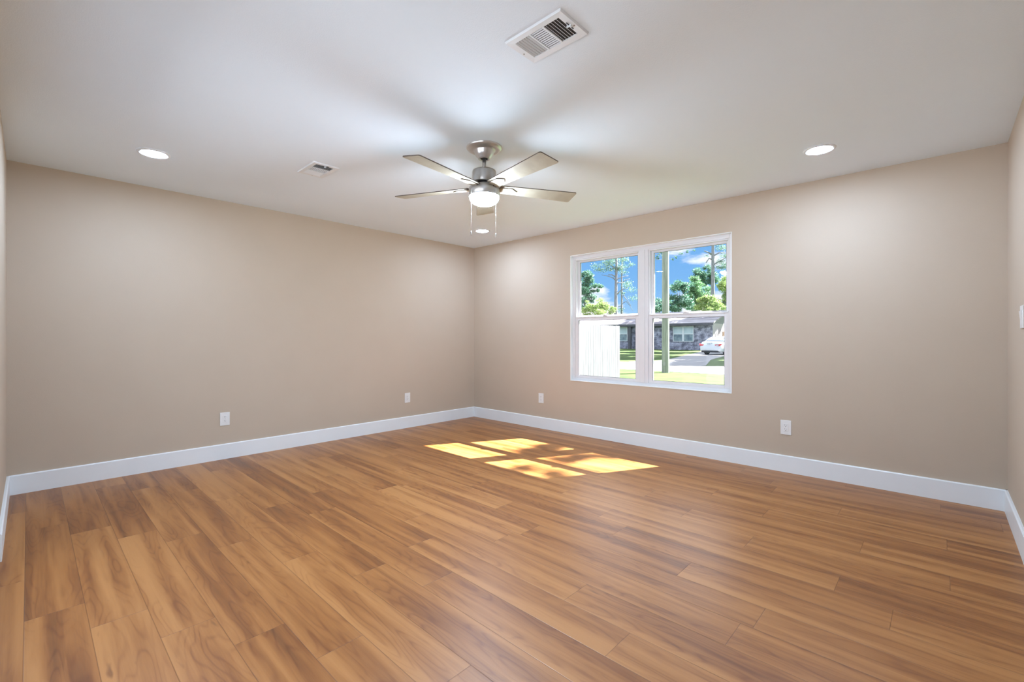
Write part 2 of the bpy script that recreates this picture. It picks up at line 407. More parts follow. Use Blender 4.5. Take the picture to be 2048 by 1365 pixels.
# ------------------------------------------------------------------ CEILING VENTS
def ceiling_vent(x, y, label):
    root = empty('ceiling_vent', (x, y, H)); tag(root, label, 'vent', 'ceiling air vents')
    hx, hy = .0985, .152; ix, iy = .066, .118
    t = .006
    mb = MB()   # bevelled plate with a rectangular hole
    def ring(a, b, z): return [(-a, -b, z), (a, -b, z), (a, b, z), (-a, b, z)]
    vs = ring(hx, hy, -.0005) + ring(hx-.004, hy-.004, -.009) + ring(ix, iy, -.007) + ring(ix, iy, -.0005)
    fs = [(r*4+k, r*4+(k+1)%4, (r+1)*4+(k+1)%4, (r+1)*4+k) for r in range(3) for k in range(4)]
    mb.add(vs, fs)
    for yy in (-.036, .036): mb.box((-ix, yy-.004, -.0075), (ix, yy+.004, -.001))
    mb.obj('face_plate', VENTW, root)
    MB().box((-ix, -iy, -.0022), (ix, iy, -.0004)).obj('duct_opening', GAP, root)
    def slat(mb, c, along, half, tilt, w=.0085):
        d = Vector(along); n = Vector((0, 0, 1)); side = d.cross(n)
        if tilt < 0: side = -side
        dn = (side*.6 - n*.55).normalized()*w
        a = Vector(c) - d*half; b = Vector(c) + d*half; th = side*.0009
        vs = [a, b, b+dn, a+dn, a+th, b+th, b+dn+th, a+dn+th]
        mb.add(vs, [(0,1,2,3),(7,6,5,4),(0,4,5,1),(1,5,6,2),(2,6,7,3),(3,7,4,0)])
    b1 = MB()
    for i in range(6): slat(b1, (0, .046+i*.0135, -.0025), (1, 0, 0), ix-.002, -1, .0078)
    b1.obj('louver_bank', VENTW, root)
    b2 = MB()
    for i in range(11): slat(b2, (-ix+.006+i*.0120, 0, -.0025), (0, 1, 0), .031, 1, .0052)
    b2.obj('louver_bank', VENTW, root)
    b3 = MB()
    for i in range(6): slat(b3, (0, -.046-i*.0135, -.0025), (1, 0, 0), ix-.002, 1, .0062)
    b3.obj('louver_bank', VENTW, root)
    MB().box((-.006, -.132, -.016), (-.002, -.112, -.006)).box((-.008, -.136, -.020), (0, -.130, -.010)).obj('damper_lever', VENTW, root, bevel=.001)
    MB().box((-.024, -.1265, -.0098), (.026, -.1225, -.0086)).obj('lever_slot', GAP, root)
    for sy in (-1, 1): MB().lathe([(.0035, -.0085), (.0035, -.0102), (.001, -.0108)], 12, c=(.012, sy*.138, 0)).obj('screw', NICKEL, root)
    return root
v0 = ceiling_vent(-2.915, -3.705, 'white louvered ceiling air vent nearest the camera, in front of the fan')
copy_tree(v0, (-2.910, -1.455, H), label='small looking white ceiling air vent beyond and to the left of the fan')

# ------------------------------------------------------------------ OUTLETS AND SWITCH
def outlet(loc, rz, label):
    root = empty('wall_outlet', loc, rz); tag(root, label, 'outlet', 'white wall outlets')
    # local: -y points into the room, x along the wall
    MB().box((-.0405, -.006, -.062), (.0405, 0, .062)).obj('cover_plate', PLATE, root, bevel=.0035, seg=3)
    rec = MB().box((-.0168, -.0085, -.0335), (.0168, -.005, .0335)).obj('receptacle', PLATE, root, bevel=.0012)
    for zc in (.0155, -.0175):
        mb = MB().box((-.0075, -.0089, zc+.001), (-.0055, -.0083, zc+.010)).box((.0055, -.0089, zc+.002), (.0075, -.0083, zc+.009))
        mb.lathe([(.0028, 0), (.0028, .0006)], 12, M=Matrix.Translation((0, -.0083, zc-.007)) @ Matrix.Rotation(R(90), 4, 'X'))
        mb.obj('socket_slots', GAP, rec)
    return root
o0 = outlet((-3.162, 0, .377), 0, 'white wall outlet on the left wall, the nearer one with a wider plate')
copy_tree(o0, (-1.136, 0, .380), 0, 'white wall outlet on the left wall close to the far corner')
copy_tree(o0, (0, -1.265, .381), R(-90), 'white wall outlet below and left of the window, near the far corner')
copy_tree(o0, (0, -3.973, .380), R(-90), 'white wall outlet on the window wall, right of the window')
root = empty('light_switch', (-.764, YF, 1.262), R(180)); tag(root, 'white light switch plate at the right edge of the picture', 'light switch')
MB().box((-.058, -.006, -.062), (.058, 0, .062)).obj('cover_plate', PLATE, root, bevel=.0035, seg=3)
for sx in (-.023, .023): MB().add([(sx-.016, -.006, -.033), (sx+.016, -.006, -.033), (sx+.016, -.0115, .033), (sx-.016, -.0115, .033), (sx-.016, -.004, -.033), (sx+.016, -.004, -.033), (sx+.016, -.004, .033), (sx-.016, -.004, .033)],
    [(0,1,2,3),(7,6,5,4),(0,4,5,1),(1,5,6,2),(2,6,7,3),(3,7,4,0)]).obj('rocker', PLATE, root, bevel=.001)

# ------------------------------------------------------------------ CEILING FAN
def build_fan():
    FX, FY = -2.315, -2.68
    root = empty('ceiling_fan', (FX, FY, H)); tag(root, 'brushed nickel five blade ceiling fan with a lit glass bowl', 'ceiling fan')
    can = MB().lathe([(.121, 0), (.121, -.006), (.112, -.016), (.092, -.022), (.082, -.019), (.072, -.022), (.068, -.027), (.064, -.045), (.052, -.062), (.042, -.072), (.039, -.080), (.030, -.081), (.0285, -.074)], 56, cap=False)
    can.obj('canopy', CHROME, root)
    MB().lathe([(.028, -.0745), (.0130, -.0745)], 32, cap=False).obj('hanger_collar', GASKET, root)
    MB().lathe([(.0125, -.070), (.0125, -.165)], 24).obj('downrod', NICKEL, root)
    MB().lathe([(.014, -.152), (.030, -.155), (.070, -.156), (.078, -.161), (.0805, -.170), (.0805, -.238), (.078, -.242), (.010, -.242)], 56).obj('motor_housing', NICKEL, root)
    MB().lathe([(.062, -.242), (.062, -.262)], 40).obj('rotor_gap', GASKET, root)
    kit = MB().lathe([(.060, -.262), (.088, -.263), (.100, -.270), (.1045, -.282), (.1045, -.332), (.101, -.334)], 56, cap=False)
    kit.obj('light_housing', NICKEL, root)
    for a in (200, 262, 315): 
        M = Matrix.Rotation(R(a), 4, 'Z') @ Matrix.Translation((.104, 0, -.285)) @ Matrix.Rotation(R(90), 4, 'Y')
        MB().lathe([(.0035, -.001), (.0035, .0025), (.001, .003)], 12, M=M).obj('screw', GASKET, root)
    prof = [(.0985, -.331), (.0995, -.340)]
    for k in range(1, 13):
        a = k/12*pi/2; prof.append((.0995*cos(a)**.8 if k < 12 else .0005, -.340 - .054*sin(a)))
    GLOBE = emit_mat('lit_opal_glass', (.81, .99, 1.20), GLOBE_RADIANCE)
    MB().lathe(prof, 56, cap=False).obj('glass_bowl', GLOBE, root)
    # blades: pitched planks with a dark edge, each on a pointed iron
    zb = -.272; pitch = R(10)
    for i in range(5):
        ang = R((46, 114, 188.5, 260.5, 332.5)[i])
        M = Matrix.Rotation(ang, 4, 'Z') @ Matrix.Translation((0, 0, zb)) @ Matrix.Rotation(-pitch, 4, 'X')
        w0, w1 = .050, .072; r0, r1 = .105, .665; c = .012
        poly = [(r0, -w0), (r1-c, -w1), (r1-c*.3, -w1+c*.3), (r1, -w1+c), (r1, w1-c), (r1-c*.3, w1-c*.3), (r1-c, w1), (r0, w0)]
        mb = MB().prism(poly, -.003, .003, M)
        o = mb.obj('blade', [BLADE, BLADE_EDGE], root)
        for pl in o.data.polygons:
            if abs((M.to_3x3().inverted() @ pl.normal).z) < .5: pl.material_index = 1
        M2 = M @ Matrix.Translation((0, 0, -.006))
        iron = [(.070, -.020), (.110, -.034), (.190, -.036), (.232, 0), (.190, .036), (.110, .034), (.070, .020)]
        ir = MB().prism(iron, -.003, .003, M2).obj('blade_iron', [BLADE, BLADE_EDGE], o)
        for pl in ir.data.polygons:
            if abs((M.to_3x3().inverted() @ pl.normal).z) < .5: pl.material_index = 1
    # pull chains either side of the light, along the camera's left-right direction
    for (s, zend, hang) in ((-1, -.583, .082), (1, -.60, .082)):
        px, py = .6858*hang*s - .7278*.072, -.7278*hang*s - .6858*.072
        z = -.300; mb = MB()
        mb.tube([(px*.96, py*.96, z+.012), (px, py, z+.004), (px, py, zend)], .0011, 6)
        k = z
        while k > zend:
            mb.lathe([(.0004, .0018), (.0017, 0), (.0004, -.0018)], 6, c=(px, py, k)); k -= .006
        ch = mb.obj('pull_chain', CHROME, root)
        fob = MB().lathe([(.0015, .0), (.0035, -.004), (.0035, -.026), (.0015, -.03)], 10, c=(px, py, zend)); fob.obj('fob', NICKEL, ch)
        MB().lathe([(.001, .004), (.0035, .0), (.001, -.004)], 10, c=(px, py, (z+zend)/2-.03)).obj('connector', NICKEL, ch)
build_fan()

# ================================================================== OUTSIDE
GZ = -.30
def gmat(name, stops, scale, rough=.9, patch=None, fine=25):
    m, nt, out = mat_new(name); p = principled(nt, out, rough, .15)
    tc = N(nt, 'TexCoord'); n = N(nt, 'TexNoise'); n.inputs['Scale'].default_value = scale; n.inputs['Detail'].default_value = 8; n.inputs['Roughness'].default_value = .65
    L(nt, tc.outputs['Object'], n.inputs['Vector'])
    r = N(nt, 'ValToRGB'); el = r.color_ramp.elements
    for i, (ps, c) in enumerate(stops):
        if i < 2: el[i].position = ps; el[i].color = (*c, 1)
        else: q = el.new(ps); q.color = (*c, 1)
    L(nt, n.outputs['Fac'], r.inputs[0]); L(nt, r.outputs[0], p.inputs['Base Color']); return m
GRASS = gmat('grass', [(.38, (0.035, 0.066, 0.013)), (.66, (0.068, 0.097, 0.023))], 1.2)
ROAD = gmat('pale_concrete_road', [(.35, (0.195, 0.191, 0.188)), (.65, (0.240, 0.236, 0.232))], .8)
DRIVE = gmat('driveway_concrete', [(.35, (0.220, 0.209, 0.209)), (.65, (0.264, 0.253, 0.253))], 1.5)
CURB = gmat('curb_concrete', [(.35, (0.252, 0.252, 0.240)), (.65, (0.300, 0.300, 0.288))], 3)
BOUNCE_PATIO = gmat('bounce_patio_concrete', [(.35, (.36, .37, .39)), (.65, (.42, .43, .45))], 1.5)
def slab(name, poly, z0, z1, mat):
    o = MB().prism(poly, z0, z1).obj(name, mat); return tag(o, kind='structure')
slab('lawn', [(.6, -60), (160, -60), (160, 160), (.6, 160)], GZ-.3, GZ, GRASS)
slab('bounce_patio', [(-30, -25), (XL-TH, -25), (XL-TH, 25), (-30, 25)], GZ-.2, GZ+.02, BOUNCE_PATIO)  # unseen pale slab added to bounce daylight up onto the ceiling
# street between the verge and the far curb
slab('street', [(13.75, -50), (13.75, 70), (19.0, 70), (19.0, 7.6), (17.1, 6.0), (18.9, 2.7), (20.6, -.4), (22.5, -50)], GZ-.1, GZ+.012, ROAD)
slab('trim_1', [(18.95, 2.75), (19.15, 2.85), (20.85, -.3), (22.75, -50), (22.5, -50), (20.6, -.4)], GZ-.1, GZ+.06, CURB)
# driveway fanning out to the street
slab('driveway', [(17.1, 6.0), (18.35, 3.7), (19.0, 3.7), (24.8, 5.55), (28.8, 6.4), (31.3, 6.8), (45.38, 9.3), (45.38, 13.6), (38.1, 11.45), (24.3, 7.9), (21.4, 7.4), (19.5, 8.3)], GZ-.1, GZ+.02, DRIVE)

# -------- utility pole
m, nt, out = mat_new('weathered_pole'); p = principled(nt, out, .85, .2)
tc = N(nt, 'TexCoord'); mp = N(nt, 'Mapping'); mp.inputs['Scale'].default_value = (14, 14, .9); L(nt, tc.outputs['Object'], mp.inputs[0])
n = N(nt, 'TexNoise'); n.inputs['Scale'].default_value = 1.4; n.inputs['Detail'].default_value = 5; L(nt, mp.outputs[0], n.inputs['Vector'])
r = N(nt, 'ValToRGB'); r.color_ramp.elements[0].position = .3; r.color_ramp.elements[1].position = .7
r.color_ramp.elements[0].color = (0.150, 0.165, 0.135, 1); r.color_ramp.elements[1].color = (0.300, 0.307, 0.270, 1)
L(nt, n.outputs['Fac'], r.inputs[0]); L(nt, r.outputs[0], p.inputs['Base Color']); POLE = m
pole = empty('utility_pole', (13.30, 3.21, GZ)); tag(pole, 'tall greenish wooden utility pole on the grass beside the street', 'pole')
MB().lathe([(.150, -.2), (.146, 0), (.142, 1.5), (.118, 9.5), (.116, 10)], 28).obj('shaft', POLE, pole)
MB().box((-.16, -.06, .28), (-.140, .03, .42)).obj('metal_tag', CURB, pole)
mb = MB().box((-.06, -1.1, 9.1), (.06, 1.1, 9.22)).obj('crossarm', POLE, pole)

# -------- white fence, running from the house towards the street
def fence(name, p0, p1, h, mat, label, cap=None, board=.14, dog=0):
    p0 = Vector(p0); p1 = Vector(p1); d = (p1-p0); ln = d.length
    root = empty(name, (p0.x, p0.y, GZ), math.atan2(d.y, d.x)); tag(root, label, 'fence')
    mb = MB(); n = int(ln/board); rr = random.Random(3)
    for i in range(n):
        x = i*board; hh = h + rr.uniform(-.006, .006)
        mb.prism([(x+.003, 0), (x+board-.004, 0), (x+board-.004, hh-dog), (x+board-.004-dog, hh), (x+.003+dog, hh), (x+.003, hh-dog)], -.010, .010, Matrix.Rotation(R(90), 4, 'X'))
    mb.obj('pickets', mat, root)
    k = 0
    while k <= ln+.01:
        MB().box((k-.045, .035, -.1), (k+.045, .115, h-.05)).obj('post', mat, root); k += 2.4
    for z in (.3, h-.35): MB().box((0, .012, z), (ln, .035, z+.09)).obj('rail', mat, root)
    return root
FENCEW = noise_mat('bleached_white_boards', (.090, .090, .092), (.150, .150, .152), scale=2.2, rough=.75, stretch=(9, 9, .55), detail=6)
FENCEB = noise_mat('cedar_boards', (0.220, 0.110, 0.050), (0.286, 0.160, 0.077), scale=3, rough=.8, stretch=(6, 6, .8), detail=4)
fence('white_fence', (.9, 3.32), (9.86, 3.32), 1.84, FENCEW, 'bleached white board fence filling the lower left pane', dog=.012)
fence('cedar_fence', (46.1, 11.85), (52.4, 11.85), 2.04, FENCEB, 'orange brown wooden fence beyond the parked car')

# -------- brick ranch house
def brick_mat():
    m, nt, out = mat_new('dark_brick'); p = principled(nt, out, .85, .15)
    tc = N(nt, 'TexCoord'); s = N(nt, 'SeparateXYZ'); L(nt, tc.outputs['Object'], s.inputs[0])
    ad = N(nt, 'Math', operation='ADD'); L(nt, s.outputs[0], ad.inputs[0]); L(nt, s.outputs[1], ad.inputs[1])
    c = N(nt, 'CombineXYZ'); L(nt, ad.outputs[0], c.inputs[0]); L(nt, s.outputs[2], c.inputs[1])
    b = N(nt, 'TexBrick'); L(nt, c.outputs[0], b.inputs['Vector'])
    b.inputs['Scale'].default_value = 1; b.inputs['Brick Width'].default_value = .22; b.inputs['Row Height'].default_value = .078; b.inputs['Mortar Size'].default_value = .012
    b.inputs['Color1'].default_value = (0.090, 0.079, 0.090, 1); b.inputs['Color2'].default_value = (0.195, 0.169, 0.176, 1); b.inputs['Mortar'].default_value = (0.315, 0.315, 0.322, 1)
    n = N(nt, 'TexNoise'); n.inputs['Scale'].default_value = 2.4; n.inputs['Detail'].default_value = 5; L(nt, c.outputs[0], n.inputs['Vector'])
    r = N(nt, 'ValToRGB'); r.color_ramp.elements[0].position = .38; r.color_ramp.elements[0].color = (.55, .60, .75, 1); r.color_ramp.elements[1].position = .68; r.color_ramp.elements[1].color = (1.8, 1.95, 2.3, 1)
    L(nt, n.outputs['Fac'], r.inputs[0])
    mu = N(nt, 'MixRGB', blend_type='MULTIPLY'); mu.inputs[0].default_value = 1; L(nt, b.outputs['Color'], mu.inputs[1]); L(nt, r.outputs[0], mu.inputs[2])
    L(nt, mu.outputs[0], p.inputs['Base Color']); return m
BRICK = brick_mat()
ROOFM = noise_mat('painted_dapple_shingles', (0.190, 0.165, 0.180), (0.400, 0.365, 0.385), scale=1.1, rough=.9, stretch=(1, .35, 1), detail=7)  # mauve shingles; tree-shadow dapple painted in as noise
HWHITE = noise_mat('white_siding', (0.370, 0.360, 0.350), (0.390, 0.380, 0.370), scale=2, rough=.7)
HGREY = noise_mat('grey_gable_siding', (0.170, 0.180, 0.185), (0.210, 0.220, 0.225), scale=2, rough=.7, stretch=(1, 1, 6))
FASCIA = noise_mat('dark_fascia', (.06, .06, .075), (.08, .08, .095), scale=2, rough=.6)
HFRAME = noise_mat('white_window_frame', (0.555, 0.585, 0.615), (0.585, 0.615, 0.645), scale=2, rough=.4)
def pane_mat(name, c1, c2, sc):
    return noise_mat(name, c1, c2, scale=sc, rough=.12, spec=.8)
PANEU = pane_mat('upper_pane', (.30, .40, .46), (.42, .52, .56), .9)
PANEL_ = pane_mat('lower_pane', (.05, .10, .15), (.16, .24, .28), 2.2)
hx, hy0, hy1, hb = 45.4, 12.8, 40.0, 55.0
house = empty('brick_house', (hx, hy0, GZ)); tag(house, 'single storey dark brick house with a mauve shingle roof across the street', 'house')
D = hb - hx
mb = MB().box((0, 0, 0), (.25, hy1-hy0, 2.9)).box((D-.25, 0, 0), (D, hy1-hy0, 2.9)).box((.25, hy1-hy0-.25, 0), (D-.25, hy1-hy0, 2.9))
mb.obj('brick_walls', BRICK, house)
MB().box((.25, .02, 0), (D-.25, .25, 2.9)).obj('side_wall', HWHITE, house)
eave = 2.62 - GZ; ridge = 4.2 - GZ; rx = 50.2 - hx
MB().add([(-.1, .04, 2.86), (D+.1, .04, 2.86), (rx, .04, ridge-.08), (-.1, .24, 2.86), (D+.1, .24, 2.86), (rx, .24, ridge-.08)], [(0,1,2),(5,4,3),(0,3,4,1),(1,4,5,2),(2,5,3,0)]).obj('gable', HGREY, house)
# roof: two slopes with thickness
ya, yb = -.3, hy1-hy0+.3; ox = -.55; t = .13
def slope(x0, z0, x1, z1):
    return MB().add([(x0, ya, z0), (x0, yb, z0), (x1, yb, z1), (x1, ya, z1), (x0, ya, z0-t), (x0, yb, z0-t), (x1, yb, z1-t), (x1, ya, z1-t)],
                    [(0,3,2,1),(4,5,6,7),(0,1,5,4),(1,2,6,5),(2,3,7,6),(3,0,4,7)])
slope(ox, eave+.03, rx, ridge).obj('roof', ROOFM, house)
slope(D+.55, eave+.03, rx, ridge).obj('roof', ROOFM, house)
MB().box((ox-.02, ya, eave-.24), (ox+.03, yb, eave+.01)).obj('fascia', FASCIA, house)
MB().box((ox+.03, ya, eave-.24), (0, yb, eave-.20)).obj('soffit', FASCIA, house)
MB().tube([(ox-.02, 6.95, eave-.1), (ox+.1, 7.0, eave-.3), (-.06, 7.05, eave-.55)], .04, 8).obj('downspout', HFRAME, house)
def hwindow(y0, y1, z0, z1, n):
    fr = MB(); t = .07; y0 -= hy0; y1 -= hy0; z0 -= GZ; z1 -= GZ
    fr.box((-.06, y0, z0), (.02, y0+t, z1)).box((-.06, y1-t, z0), (.02, y1, z1)).box((-.06, y0+t, z0), (.02, y1-t, z0+t)).box((-.06, y0+t, z1-t), (.02, y1-t, z1))
    zm = (z0+z1)/2; fr.box((-.055, y0+t, zm-.04), (.0, y1-t, zm+.04))
    if n == 2: fr.box((-.065, (y0+y1)/2-.11, z0+t), (.02, (y0+y1)/2+.11, z1-t))
    f = fr.obj('window', HFRAME, house)
    spans = [(y0+t, y1-t)] if n == 1 else [(y0+t, (y0+y1)/2-.11), ((y0+y1)/2+.11, y1-t)]
    for a, b in spans:
        MB().box((-.03, a, zm+.04), (-.01, b, z1-t)).obj('pane', PANEU, f)
        MB().box((-.03, a, z0+t), (-.01, b, zm-.04)).obj('pane', PANEL_, f)
HW = [(14.75, 17.05, .62, 2.30, 2), (22.75, 23.95, .62, 2.36, 1)]
for a in HW: hwindow(*a)
MB().box((-.45, 22.1-hy0, 0), (-.25, 22.45-hy0, eave-.22)).obj('porch_post', FASCIA, house)

# -------- parked car
def build_car(loc, heading):
    root = empty('car', loc, heading); tag(root, 'white sedan parked on the driveway, seen from behind', 'car')
    PAINT = noise_mat('car_paint', (0.533, 0.554, 0.590), (0.547, 0.569, 0.605), scale=1, rough=.22, spec=.6)
    CGLASS = noise_mat('car_glass', (.14, .17, .21), (.18, .21, .26), scale=1, rough=.08, spec=.8)
    RED = noise_mat('tail_lamp_red', (.50, .03, .04), (.62, .06, .07), scale=20, rough=.2)
    RUB = noise_mat('tyre_rubber', (.02, .02, .02), (.03, .03, .03), scale=10, rough=.8)
    ALLOY = noise_mat('alloy', (.45, .46, .48), (.5, .51, .53), scale=10, rough=.35, metal=.6)
    DARKP = noise_mat('dark_plastic', (.03, .03, .035), (.04, .04, .045), scale=10, rough=.6)
    PLT = noise_mat('licence_plate', (.55, .58, .62), (.6, .63, .66), scale=10, rough=.5)
    # body: sections along x (0 = rear bumper, 4.7 = nose); each (x, half width, z low, z shoulder, z deck, crown half width)
    S = [(0.00, .70, .42, .66, .78, .50), (.05, .80, .34, .72, .95, .62), (.16, .87, .28, .78, 1.02, .70), (.45, .90, .24, .84, 1.05, .74), (.80, .91, .22, .86, 1.03, .76),
         (1.3, .92, .20, .86, 1.00, .78), (2.3, .92, .20, .84, .97, .78), (3.2, .92, .20, .82, .95, .78), (3.7, .90, .22, .78, .90, .72), (4.3, .86, .26, .72, .78, .62), (4.6, .76, .34, .62, .68, .5), (4.7, .62, .42, .55, .60, .4)]
    rings = []
    for x, hw, zl, zs, zd, cw in S:
        half = [(hw*.90, zl), (hw*.985, zl+.10), (hw, (zl+zs)/2), (hw*.99, zs-.02), (hw*.95, zs+.04), (cw, zd-.01), (cw*.5, zd+.012)]
        ring = [(x, -y, z) for y, z in half] + [(x, y, z) for y, z in half[::-1]]; rings.append(ring)
    n = len(rings[0]); vs = [v for r in rings for v in r]
    fs = [(i*n+k, (i+1)*n+k, (i+1)*n+(k+1)%n, i*n+(k+1)%n) for i in range(len(rings)-1) for k in range(n)]
    fs += [tuple(range(n)), tuple((len(rings)-1)*n+k for k in range(n))[::-1]]
    MB().add(vs, fs, True).obj('body', PAINT, root)
    # greenhouse
    G = [(.62, .70, 1.03, 1.035), (.95, .66, 1.03, 1.22), (1.35, .60, 1.0, 1.40), (1.75, .58, 1.0, 1.45), (2.4, .58, .98, 1.455), (2.8, .60, .97, 1.40), (3.25, .66, .95, 1.16), (3.6, .70, .92, .93)]
    def green(sx, top, infl):
        rr = []
        for x, tw, zb, zt in G:
            bw = .79 + infl
            zt2 = zt + infl; ring = [(x, -bw+.02, zb-.03), (x, -(tw+(bw-tw)*(.35) + infl), zb+(zt2-zb)*.65), (x, -(tw-.03), zt2-.015), (x, -tw*.5, zt2), (x, tw*.5, zt2), (x, tw-.03, zt2-.015), (x, tw+(bw-tw)*.35+infl, zb+(zt2-zb)*.65), (x, bw-.02, zb-.03)]
            rr.append(ring)
        return rr
    rr = green(1, 1, 0); n = 8; vs = [v for r in rr for v in r]
    fs = [(i*n+k, (i+1)*n+k, (i+1)*n+k+1, i*n+k+1) for i in range(len(rr)-1) for k in range(n-1)] + [tuple(range(n)), tuple((len(rr)-1)*n+k for k in range(n))[::-1]]
    MB().add(vs, fs, True).obj('cabin_glass', CGLASS, root)
    # roof skin and pillars
    mb = MB(); top = []
    for x, tw, zb, zt in G[2:6]: top.append([(x, -(tw+.012), zt-.035), (x, -tw*.5, zt+.012), (x, tw*.5, zt+.012), (x, tw+.012, zt-.035)])
    vs = [v for r in top for v in r]
    mb.add(vs, [(i*4+k, (i+1)*4+k, (i+1)*4+k+1, i*4+k+1) for i in range(3) for k in range(3)], True)
    for sgn in (-1, 1):
        mb.tube([(.66, sgn*.76, 1.02), (.98, sgn*.69, 1.23), (1.37, sgn*.615, 1.39)], [.055, .045, .03], 8)
        mb.tube([(3.55, sgn*.75, .94), (3.22, sgn*.69, 1.17), (2.8, sgn*.615, 1.39)], .03, 8)
        mb.tube([(2.25, sgn*.80, .98), (2.25, sgn*.70, 1.22), (2.25, sgn*.605, 1.42)], .03, 8)
    mb.obj('roof', PAINT, root)
    for sgn in (-1, 1):
        MB().add([(.035, sgn*.84, .86), (.0, sgn*.60, .84), (.035, sgn*.43, .82), (.06, sgn*.48, .735), (.03, sgn*.70, .725), (.10, sgn*.885, .76), (.30, sgn*.915, .82), (.26, sgn*.90, .89),
                  ],[(0,1,2,3,4,5,6,7)] if sgn < 0 else [(7,6,5,4,3,2,1,0)]).obj('tail_lamp', RED, root)
        o = [x for x in COL.objects if x.name.startswith('tail_lamp')][-1]
        so = o.modifiers.new('thick', 'SOLIDIFY'); so.thickness = .06; so.offset = 1
    pl = MB().box((-.035, -.17, .80), (.03, .17, .93)).obj('licence_plate', PLT, root)
    for i, y in enumerate((-.115, -.055, .02, .08)):
        MB().prism([(y, .835), (y+.010, .835), (y+.010, .860), (y+.030, .860), (y+.030, .835), (y+.040, .835), (y+.040, .895), (y+.030, .895), (y+.030, .872), (y+.010, .872), (y+.010, .895), (y, .895)],
                   -.042, -.034, Matrix(((0, 0, 1, 0), (1, 0, 0, 0), (0, 1, 0, 0), (0, 0, 0, 1)))).obj('plate_character', DARKP, pl)
    MB().box((.00, -.25, .935), (.05, .25, .965)).obj('trunk_trim', ALLOY, root)
    MB().add([(.03, -.66, .42), (.03, .66, .42), (.10, .74, .20), (.10, -.74, .20), (.3, -.66, .42), (.3, .66, .42), (.3, .74, .20), (.3, -.74, .20)], [(0,3,2,1),(4,5,6,7),(0,1,5,4),(1,2,6,5),(2,3,7,6),(3,0,4,7)]).obj('lower_bumper', DARKP, root)
    for x in (1.02, 3.78):
        for s in (-1, 1):
            M = Matrix.Translation((x, s*.80, .325)) @ Matrix.Rotation(R(90), 4, 'X')
            wh = MB().lathe([(.20, -.11), (.30, -.115), (.325, -.09), (.325, .09), (.30, .115), (.20, .11)], 28, M=M).obj('wheel', RUB, root)
            rim = MB().lathe([(.20, -.112), (.19, -.10), (.06, -.095), (.05, -.112)], 24, M=M)
            for k in range(5):
                a = 2*pi*k/5; rim.box((-.02, .04, -.122), (.02, .20, -.10), M @ Matrix.Rotation(a, 4, 'Z'))
            if s > 0: rim = MB().lathe([(.20, -.112), (.19, -.10), (.06, -.095), (.05, -.112)], 24, M=M @ Matrix.Rotation(pi, 4, 'Y'))
            rim.obj('rim', ALLOY, wh)
    for s in (-1, 1):
        MB().lathe([(.02, -.07), (.06, -.05), (.07, 0), (.06, .05), (.02, .07)], 12, M=Matrix.Translation((3.05, s*.98, 1.02)) @ Matrix.Rotation(R(90), 4, 'X') @ Matrix.Scale(1.4, 4, (0, 0, 1))).obj('mirror', PAINT, root)
build_car((32.36, 8.38, GZ+.02), R(-11))

# -------- trees
def leaf_mat(name, c1, c2, c3, trans=.35):
    m, nt, out = mat_new(name)
    g = N(nt, 'NewGeometry'); r = N(nt, 'ValToRGB'); el = r.color_ramp.elements
    el[0].position = 0; el[0].color = (*c1, 1); el[1].position = 1; el[1].color = (*c3, 1); k = el.new(.5); k.color = (*c2, 1)
    L(nt, g.outputs['Random Per Island'], r.inputs[0])
    p = nt.nodes.new('ShaderNodeBsdfPrincipled'); p.inputs['Roughness'].default_value = .5; p.inputs['Specular IOR Level'].default_value = .3
    t = N(nt, 'BsdfTranslucent'); mix = N(nt, 'MixShader'); mix.inputs[0].default_value = trans
    L(nt, r.outputs[0], p.inputs['Base Color']); L(nt, r.outputs[0], t.inputs[0])
    L(nt, p.outputs[0], mix.inputs[1]); L(nt, t.outputs[0], mix.inputs[2]); L(nt, mix.outputs[0], out.inputs[0]); return m
LEAF_D = leaf_mat('deep_green_leaves', (0.036, 0.108, 0.065), (0.079, 0.187, 0.115), (0.187, 0.317, 0.230))
LEAF_M = leaf_mat('mid_green_leaves', (0.050, 0.137, 0.050), (0.108, 0.238, 0.101), (0.245, 0.374, 0.202))
LEAF_Y = leaf_mat('yellow_green_leaves', (0.130, 0.216, 0.058), (0.245, 0.346, 0.101), (0.396, 0.446, 0.202))
LEAF_P = leaf_mat('pine_needles', (0.058, 0.122, 0.094), (0.122, 0.216, 0.151), (0.245, 0.346, 0.259))
BARK = noise_mat('pine_bark', (.14, .14, .16), (.27, .26, .28), scale=2.5, rough=.9, stretch=(3, 3, .6), detail=5)
def leaves(mb, c, r, n, size, rg, squash=.75, shell=.55):
    c = Vector(c)
    for _ in range(n):
        d = Vector((rg.gauss(0, 1), rg.gauss(0, 1), rg.gauss(0, 1))).normalized()
        q = shell + (1-shell)*rg.random(); rad = r*q*(1 + .25*noise.noise(d*2.3 + c*.3))
        p = c + Vector((d.x*rad, d.y*rad, d.z*rad*squash))
        u = Vector((rg.gauss(0, 1), rg.gauss(0, 1), rg.gauss(0, .6))).normalized()
        v = u.cross(Vector((rg.gauss(0, 1), rg.gauss(0, 1), rg.gauss(0, 1)))).normalized()
        s = size*rg.uniform(.6, 1.3)
        mb.add([p - u*s, p + v*s*.55, p + u*s, p - v*s*.55], [(0, 1, 2, 3)])
